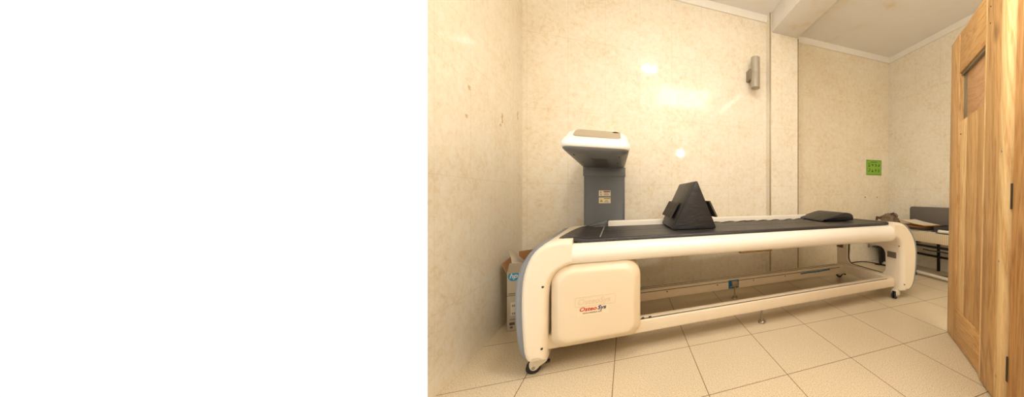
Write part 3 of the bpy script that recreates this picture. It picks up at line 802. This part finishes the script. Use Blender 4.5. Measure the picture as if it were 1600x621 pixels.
# ------------------------------------------------------------------ desk group
dk = empty('desk', (3.65, 2.45, 0))
tag(dk, 'low desk with woven cream edge and black steel legs against the right wall', 'desk')
dx0, dx1, dy0, dy1 = 3.40-3.65, 3.93-3.65, 1.80-2.45, 3.0-2.45
mb = MB(); mb.box(dx0+.012, dx1, dy0, dy1, .525, .558); mb.build('desk_top', M['tray'], dk, bevel=.003)
mb = MB(); mb.box(dx0, dx0+.018, dy0, dy1, .440, .560); mb.build('desk_apron', M['rattan'], dk, bevel=.003)
for yy in (2.40-2.45, 1.86-2.45, 2.90-2.45):
    for xx in (dx0+.05, dx1-.03):
        q = MB(); q.box(xx-.014, xx+.014, yy-.014, yy+.014, .0, .53); q.build('leg', M['deskmetal'], dk, bevel=.002)
q = MB(); q.box(dx0+.05, dx0+.075, dy0+.05, dy1-.04, .375, .40); q.build('stretcher', M['deskmetal'], dk, bevel=.002)
q = MB(); q.box(dx1-.06, dx1-.03, dy0+.05, dy1-.04, .18, .205); q.build('stretcher', M['deskmetal'], dk, bevel=.002)
q = MB(); q.box(dx0+.05, dx1-.03, 2.395-2.45, 2.415-2.45, .41, .43); q.build('stretcher', M['deskmetal'], dk, bevel=.002)
q = MB(); q.box(dx0+.055, dx0+.085, dy0+.03, 2.86-2.45, .030, .058); fb = q.build('foot_bar', M['whitebar'], dk, bevel=.003); fb['label'] = 'white painted foot bar'
pn = MB(); a = rrect(2.07-2.45-.45, 2.705-2.45, .50, .856, .035, 5)
pn.loft([[(3.78-3.65+x, u, v) for u, v in a] for x in (0, .022)]); ps = pn.build('privacy_screen', M['screen'], dk, bevel=.003)
q = MB(); q.box(3.49-3.65, 3.53-3.65, 2.99-2.45, 3.085-2.45, .06, .43); 
q = MB(); q.box(3.61, 3.87, 2.93, 3.06, .0, .42); o = q.build('computer_case', M['black'], bevel=.008); tag(o, 'black box shaped case standing on the floor under the far end of the desk', 'case')
# paper stacks
def sheet_stack(name, x, y, w_, d_, z0, z1, rz, m, label, cat, n=6, droop=0, tilt=0):
    q = MB(); N_ = 6
    rr = []
    X = Matrix.Translation((x, y, 0)) @ Matrix.Rotation(rz, 4, 'Z') @ Matrix.Translation((0, 0, z0)) @ Matrix.Rotation(tilt, 4, 'X') @ Matrix.Translation((0, 0, -z0))
    for k in range(n):
        za = z0+(z1-z0)*k/n; zc_ = z0+(z1-z0)*(k+.85)/n; ox = random.uniform(-.006, .006); oy = random.uniform(-.008, .008)
        gr = [(-w_/2+ox+w_*i/N_, -d_/2+oy+d_*j/N_) for i in range(N_+1) for j in range(N_+1)]
        def dz(a, b): return droop*((b/d_)**2*2-.15*math.cos(a*20))
        m_ = len(gr); vs = [(a, b, za+dz(a, b)) for a, b in gr]+[(a, b, zc_+dz(a, b)) for a, b in gr]; fs = []
        for i in range(N_):
            for j in range(N_): c = i*(N_+1)+j; fs += [(c, c+N_+1, c+N_+2, c+1), (m_+c, m_+c+1, m_+c+N_+2, m_+c+N_+1)]
        for i in range(N_):
            for c, d in ((i, i+1), (N_*(N_+1)+i, N_*(N_+1)+i+1), (i*(N_+1), (i+1)*(N_+1)), (i*(N_+1)+N_, (i+1)*(N_+1)+N_)): fs.append((c, d, m_+d, m_+c))
        q.add(vs, fs)
    o = q.build(name, m, xf=X, smooth=0); return tag(o, label, cat)
sheet_stack('folder', 3.56, 2.46, .26, .40, .560, .572, R(3), M['carton'], 'pale document folder lying lowest in the pile on the desk', 'folder', 2)
sheet_stack('file_tray', 3.58, 2.46, .25, .36, .573, .600, R(-2), M['tray'], 'dark flat file lying under the orange envelope', 'file', 2)
sheet_stack('document_pile', 3.58, 2.47, .26, .34, .601, .622, R(4), M['cartonin'], 'brown paper files stacked just under the orange envelope', 'papers', 4)
sheet_stack('envelope', 3.58, 2.43, .28, .36, .650, .654, R(-5), M['envelope'], 'large orange envelope on top of the desk pile', 'envelope', 1, .012, R(8))
sheet_stack('paper_sheet', 3.575, 2.435, .25, .32, .655, .658, R(-5), M['paper'], 'white paper sheets lying on the orange envelope', 'paper', 2, .012, R(8))
sheet_stack('paper_sheet', 3.465, 2.25, .08, .18, .5605, .563, R(8), M['paper'], 'loose white sheet at the desk edge below the pile', 'paper', 1)
q = MB(); bx = lambda *a: q.box(*a)
bx(3.50, 3.74, 1.90, 2.215, .5605, .566); bx(3.50, 3.508, 1.90, 2.215, .566, .638); bx(3.732, 3.74, 1.90, 2.215, .566, .64); bx(3.50, 3.74, 2.207, 2.215, .566, .64); bx(3.50, 3.74, 1.90, 1.908, .566, .64)
o = q.build('desk_tray', M['tray'], bevel=.002); tag(o, 'charcoal plastic desk tray half hidden by the door', 'tray')
q = MB(); q.path([(3.455, 2.125, .583), (3.455, 2.08, .583), (3.46, 2.02, .582), (3.462, 1.95, .582)], .020, 14)
o = q.build('paper_roll', M['paper'], smooth=50); tag(o, 'short white paper roll lying at the desk edge in front of the charcoal tray', 'paper roll')
# cloth
import mathutils
def lump(name, m, cx_, cy_, cz_, rx, ry, rz_, seed, label, cat, amp=.28):
    bm = bmesh.new(); bmesh.ops.create_icosphere(bm, subdivisions=5, radius=1)
    for v in bm.verts:
        p = v.co.copy(); n1 = mathutils.noise.noise(p*1.7+Vector((seed, 0, 0))); n2 = mathutils.noise.noise(p*4.5+Vector((0, seed, 0)))
        k = 1+amp*n1+amp*.55*(abs(n2)*2-.5)
        v.co = Vector((p.x*rx*k, p.y*ry*k, max(-rz_*.63, p.z*rz_*k)))
    me = bpy.data.meshes.new(name); bm.to_mesh(me); bm.free(); me.materials.append(m); me.shade_smooth()
    o = bpy.data.objects.new(name, me); C.objects.link(o); o.location = (cx_, cy_, cz_); return tag(o, label, cat)
bg = lump('cloth_bag', M['cloth'], 3.62, 2.88, .638, .115, .11, .12, 2.3, 'crumpled taupe cloth bag lying at the far end of the desk', 'bag')
q = MB(); q.path([(-.08, .08, .04), (-.10, .14, .045), (-.085, .16, .0), (-.07, .13, -.04)], .02, 10); q.build('strap', M['clothd'], bg, smooth=60)
q = MB(); q.path([(-.04, -.02, .09), (.0, -.05, .12), (-.03, -.10, .08)], .012, 8); q.build('strap', M['clothd'], bg, smooth=60)

# ------------------------------------------------------------------ valve, cables
vv = empty('water_valve', (3.56, YF, .232)); tag(vv, 'small chrome water valve low on the far wall seen through the bed end', 'valve')
q = MB(); q.tube((-.035, 0, 0), (-.035, -.006, 0), .026, n=24).tube((-.035, -.005, 0), (-.035, -.075, 0), .012).tube((-.045, -.06, 0), (.05, -.06, -.008), .013); q.build('valve_body', M['chrome'], vv, bevel=.002)
q = MB(); q.lathe((.05, -.06, -.01), [(.014, 0), (.024, .004), (.026, .014), (.022, .024), (.01, .026)], 'x', 18); q.build('valve_handle', M['greydark'], vv)
def cable(pts, r, label):
    q = MB(); q.path(smooth_line(pts, 2), r, 8); o = q.build('cable', M['black'], smooth=60); tag(o, label, 'cable', None)
cable([(3.02, 3.10, .008), (3.2, 3.14, .008), (3.38, 3.14, .008), (3.46, 2.98, .008), (3.47, 2.86, .008), (3.60, 2.80, .008), (3.72, 2.79, .008)], .007, 'black cable lying along the foot of the far wall')
cable([(3.40, 2.95, .007), (3.52, 2.72, .007), (3.58, 2.45, .007), (3.72, 2.15, .007), (3.76, 1.95, .007)], .006, 'black cable lying on the floor beneath the desk')
cable([(3.55, 2.06, .52), (3.56, 2.05, .46), (3.60, 2.04, .42), (3.62, 2.03, .34), (3.66, 2.0, .28), (3.68, 1.97, .2)], .006, 'black cable hanging under the desk top')
cable([(3.42, 2.28, .35), (3.43, 2.2, .342), (3.43, 2.1, .35), (3.44, 2.0, .345)], .008, 'bundled black cable sagging along the desk stretcher')

# ------------------------------------------------------------------ the wooden door
DS = Vector((2.205, 1.300, 0)); DD = Vector((-.706, -.708, 0)).normalized(); DN = Vector((-.708, .706, 0))  # DN points to the viewer side
LEAN = .05
def door_box(mb, s0, s1, z0, z1, n0, n1):
    pts = []
    for s in (s0, s1):
        for nn in (n0, n1):
            for z in (z0, z1): pts.append(DS+DD*(s+LEAN*z)+DN*nn+Vector((0, 0, z)))
    return mb.add(pts, [(0, 1, 3, 2), (4, 6, 7, 5), (0, 4, 5, 1), (2, 3, 7, 6), (0, 2, 6, 4), (1, 5, 7, 3)])
dr = empty('door_1', tuple(DS)); struct(dr, 'open wooden plank door with small square window standing at the right', 'door')
def dpart(name, m, *boxes, bevel=.0025, parent=None):
    mb = MB()
    for b in boxes: door_box(mb, *b)
    o = mb.build(name, m, None, bevel=bevel, seg=2, smooth=35)
    me = o.data; me.transform(Matrix.Translation(-DS)); o.parent = parent or dr; 
    if parent and parent is not dr: pass
    return o
HT = 2.055; T0 = -.035
SL = .155; SR = .585; WT = 1.80; WB = 1.49
dpart('stile', M['wood'], (0, SL, .012, HT, T0, .0))
dpart('stile', M['wood2'], (SR, .795, .012, HT, T0, .012))
dpart('stile_edge', M['wood3'], (SR-.028, SR+.001, .012, HT, T0, .0085), bevel=.002)
dpart('top_rail', M['woodh'], (SL, SR, WT, HT, T0, -.002))
dpart('bottom_rail', M['woodh'], (SL, SR, .012, .24, T0, -.002))
for k, (a, b, m) in enumerate(((SL, .27, 'wood3'), (.27, .43, 'wood'), (.43, SR, 'wood2'))):
    dpart('panel_board', M[m], (a+.0008, b-.0008, .24, WB, T0+.006, -.009), bevel=.0015)
dpart('window_board', M['ply'], (SL+.035, SR, WB-.02, WT+.01, T0-.004, T0+.004))
dpart('window_bead', M['glassedge'], (SL+.002, SL+.035, WB, WT, T0, T0+.008), (SL, SR, WT-.016, WT, T0, -.012), bevel=.001)
dpart('corner_post', M['wood3'], (.804, .870, .0, 2.4, T0, .04), bevel=.006)
dpart('hinge_board', M['wood4'], (.880, 1.25, .012, 2.4, T0, .02), bevel=.003)
dpart('gap_shade_strip', M['groove'], (.793, .806, .0, HT, T0, .002), bevel=0)  # dark strips standing in for the shade inside the door gaps
dpart('gap_shade_strip', M['groove'], (.868, .884, .0, 2.4, T0, .004), bevel=0)
for z in (1.0, .24, 2.02):
    dpart('hinge', M['steel'], (.866, .884, z-.055, z+.055, 0, .0225), bevel=.002)
for s, z in ((.835, 1.20), (.835, .71), (.835, .18), (.50, 1.60), (.20, 1.40), (.62, 1.94), (.62, 1.86)):
    n_ = .040 if s > .8 else .012 if s > .6 else T0+.004 if s == .5 else 0
    c_ = DD*(s+LEAN*z)+DN*n_+Vector((0, 0, z)); r_ = .006 if s > .8 else .0035
    q = MB(); q.tube(c_-DN*.003, c_+DN*.002, r_, r_*.8, n=14); q.build('screw', M['chrome'] if s > .8 else M['steel'], dr)

# ------------------------------------------------------------------ lights
def area(name, loc, rot, sx, sy, power, col):
    l = bpy.data.lights.new(name, 'AREA'); l.shape = 'RECTANGLE'; l.size = sx; l.size_y = sy; l.energy = power; l.color = col
    o = bpy.data.objects.new(name, l); C.objects.link(o); o.location = loc; o.rotation_euler = rot; return o
warm = (1.0, .965, .90)
area('ceiling_lamp', (.36, 1.10, CZ-.02), (0, 0, 0), .20, .11, 20, warm)
l = bpy.data.lights.new('room_lamp', 'POINT'); l.energy = 14; l.shadow_soft_size = .06; l.color = warm
o = bpy.data.objects.new('room_lamp', l); C.objects.link(o); o.location = (.99, .585, 1.85)
area('ceiling_panel', (1.5, -.05, CZ-.03), (0, 0, 0), 1.7, 1.1, 32, warm)
area('added_uplight', (1.05, -.4, 2.2), (math.pi, 0, 0), .3, .3, 66, (1, .97, .93))  # unseen upward light, added to brighten the ceiling

wd = bpy.data.worlds.new('white_surround'); bpy.context.scene.world = wd; wd.use_nodes = True  # added plain white background for the blank left area, also a fill light
wd.node_tree.nodes['Background'].inputs['Color'].default_value = (1, 1, 1, 1)
wd.node_tree.nodes['Background'].inputs['Strength'].default_value = 1.03

# ------------------------------------------------------------------ camera
f = 421.0
cam = bpy.data.cameras.new('camera'); cam.sensor_fit = 'HORIZONTAL'; cam.sensor_width = 36
cam.lens = 36*f/1600; cam.shift_x = -(1134-800)/1600; cam.shift_y = -3.5/1600; cam.clip_start = .02
co = bpy.data.objects.new('camera', cam); C.objects.link(co)
co.location = (0, 0, 1); co.rotation_euler = (R(90), 0, -math.atan2(154, 421))
sc = bpy.context.scene; sc.camera = co
sc.view_settings.view_transform = 'Standard'; sc.view_settings.look = 'None'
sc.view_settings.exposure = 0; sc.view_settings.gamma = 1; sc.view_settings.use_curve_mapping = False
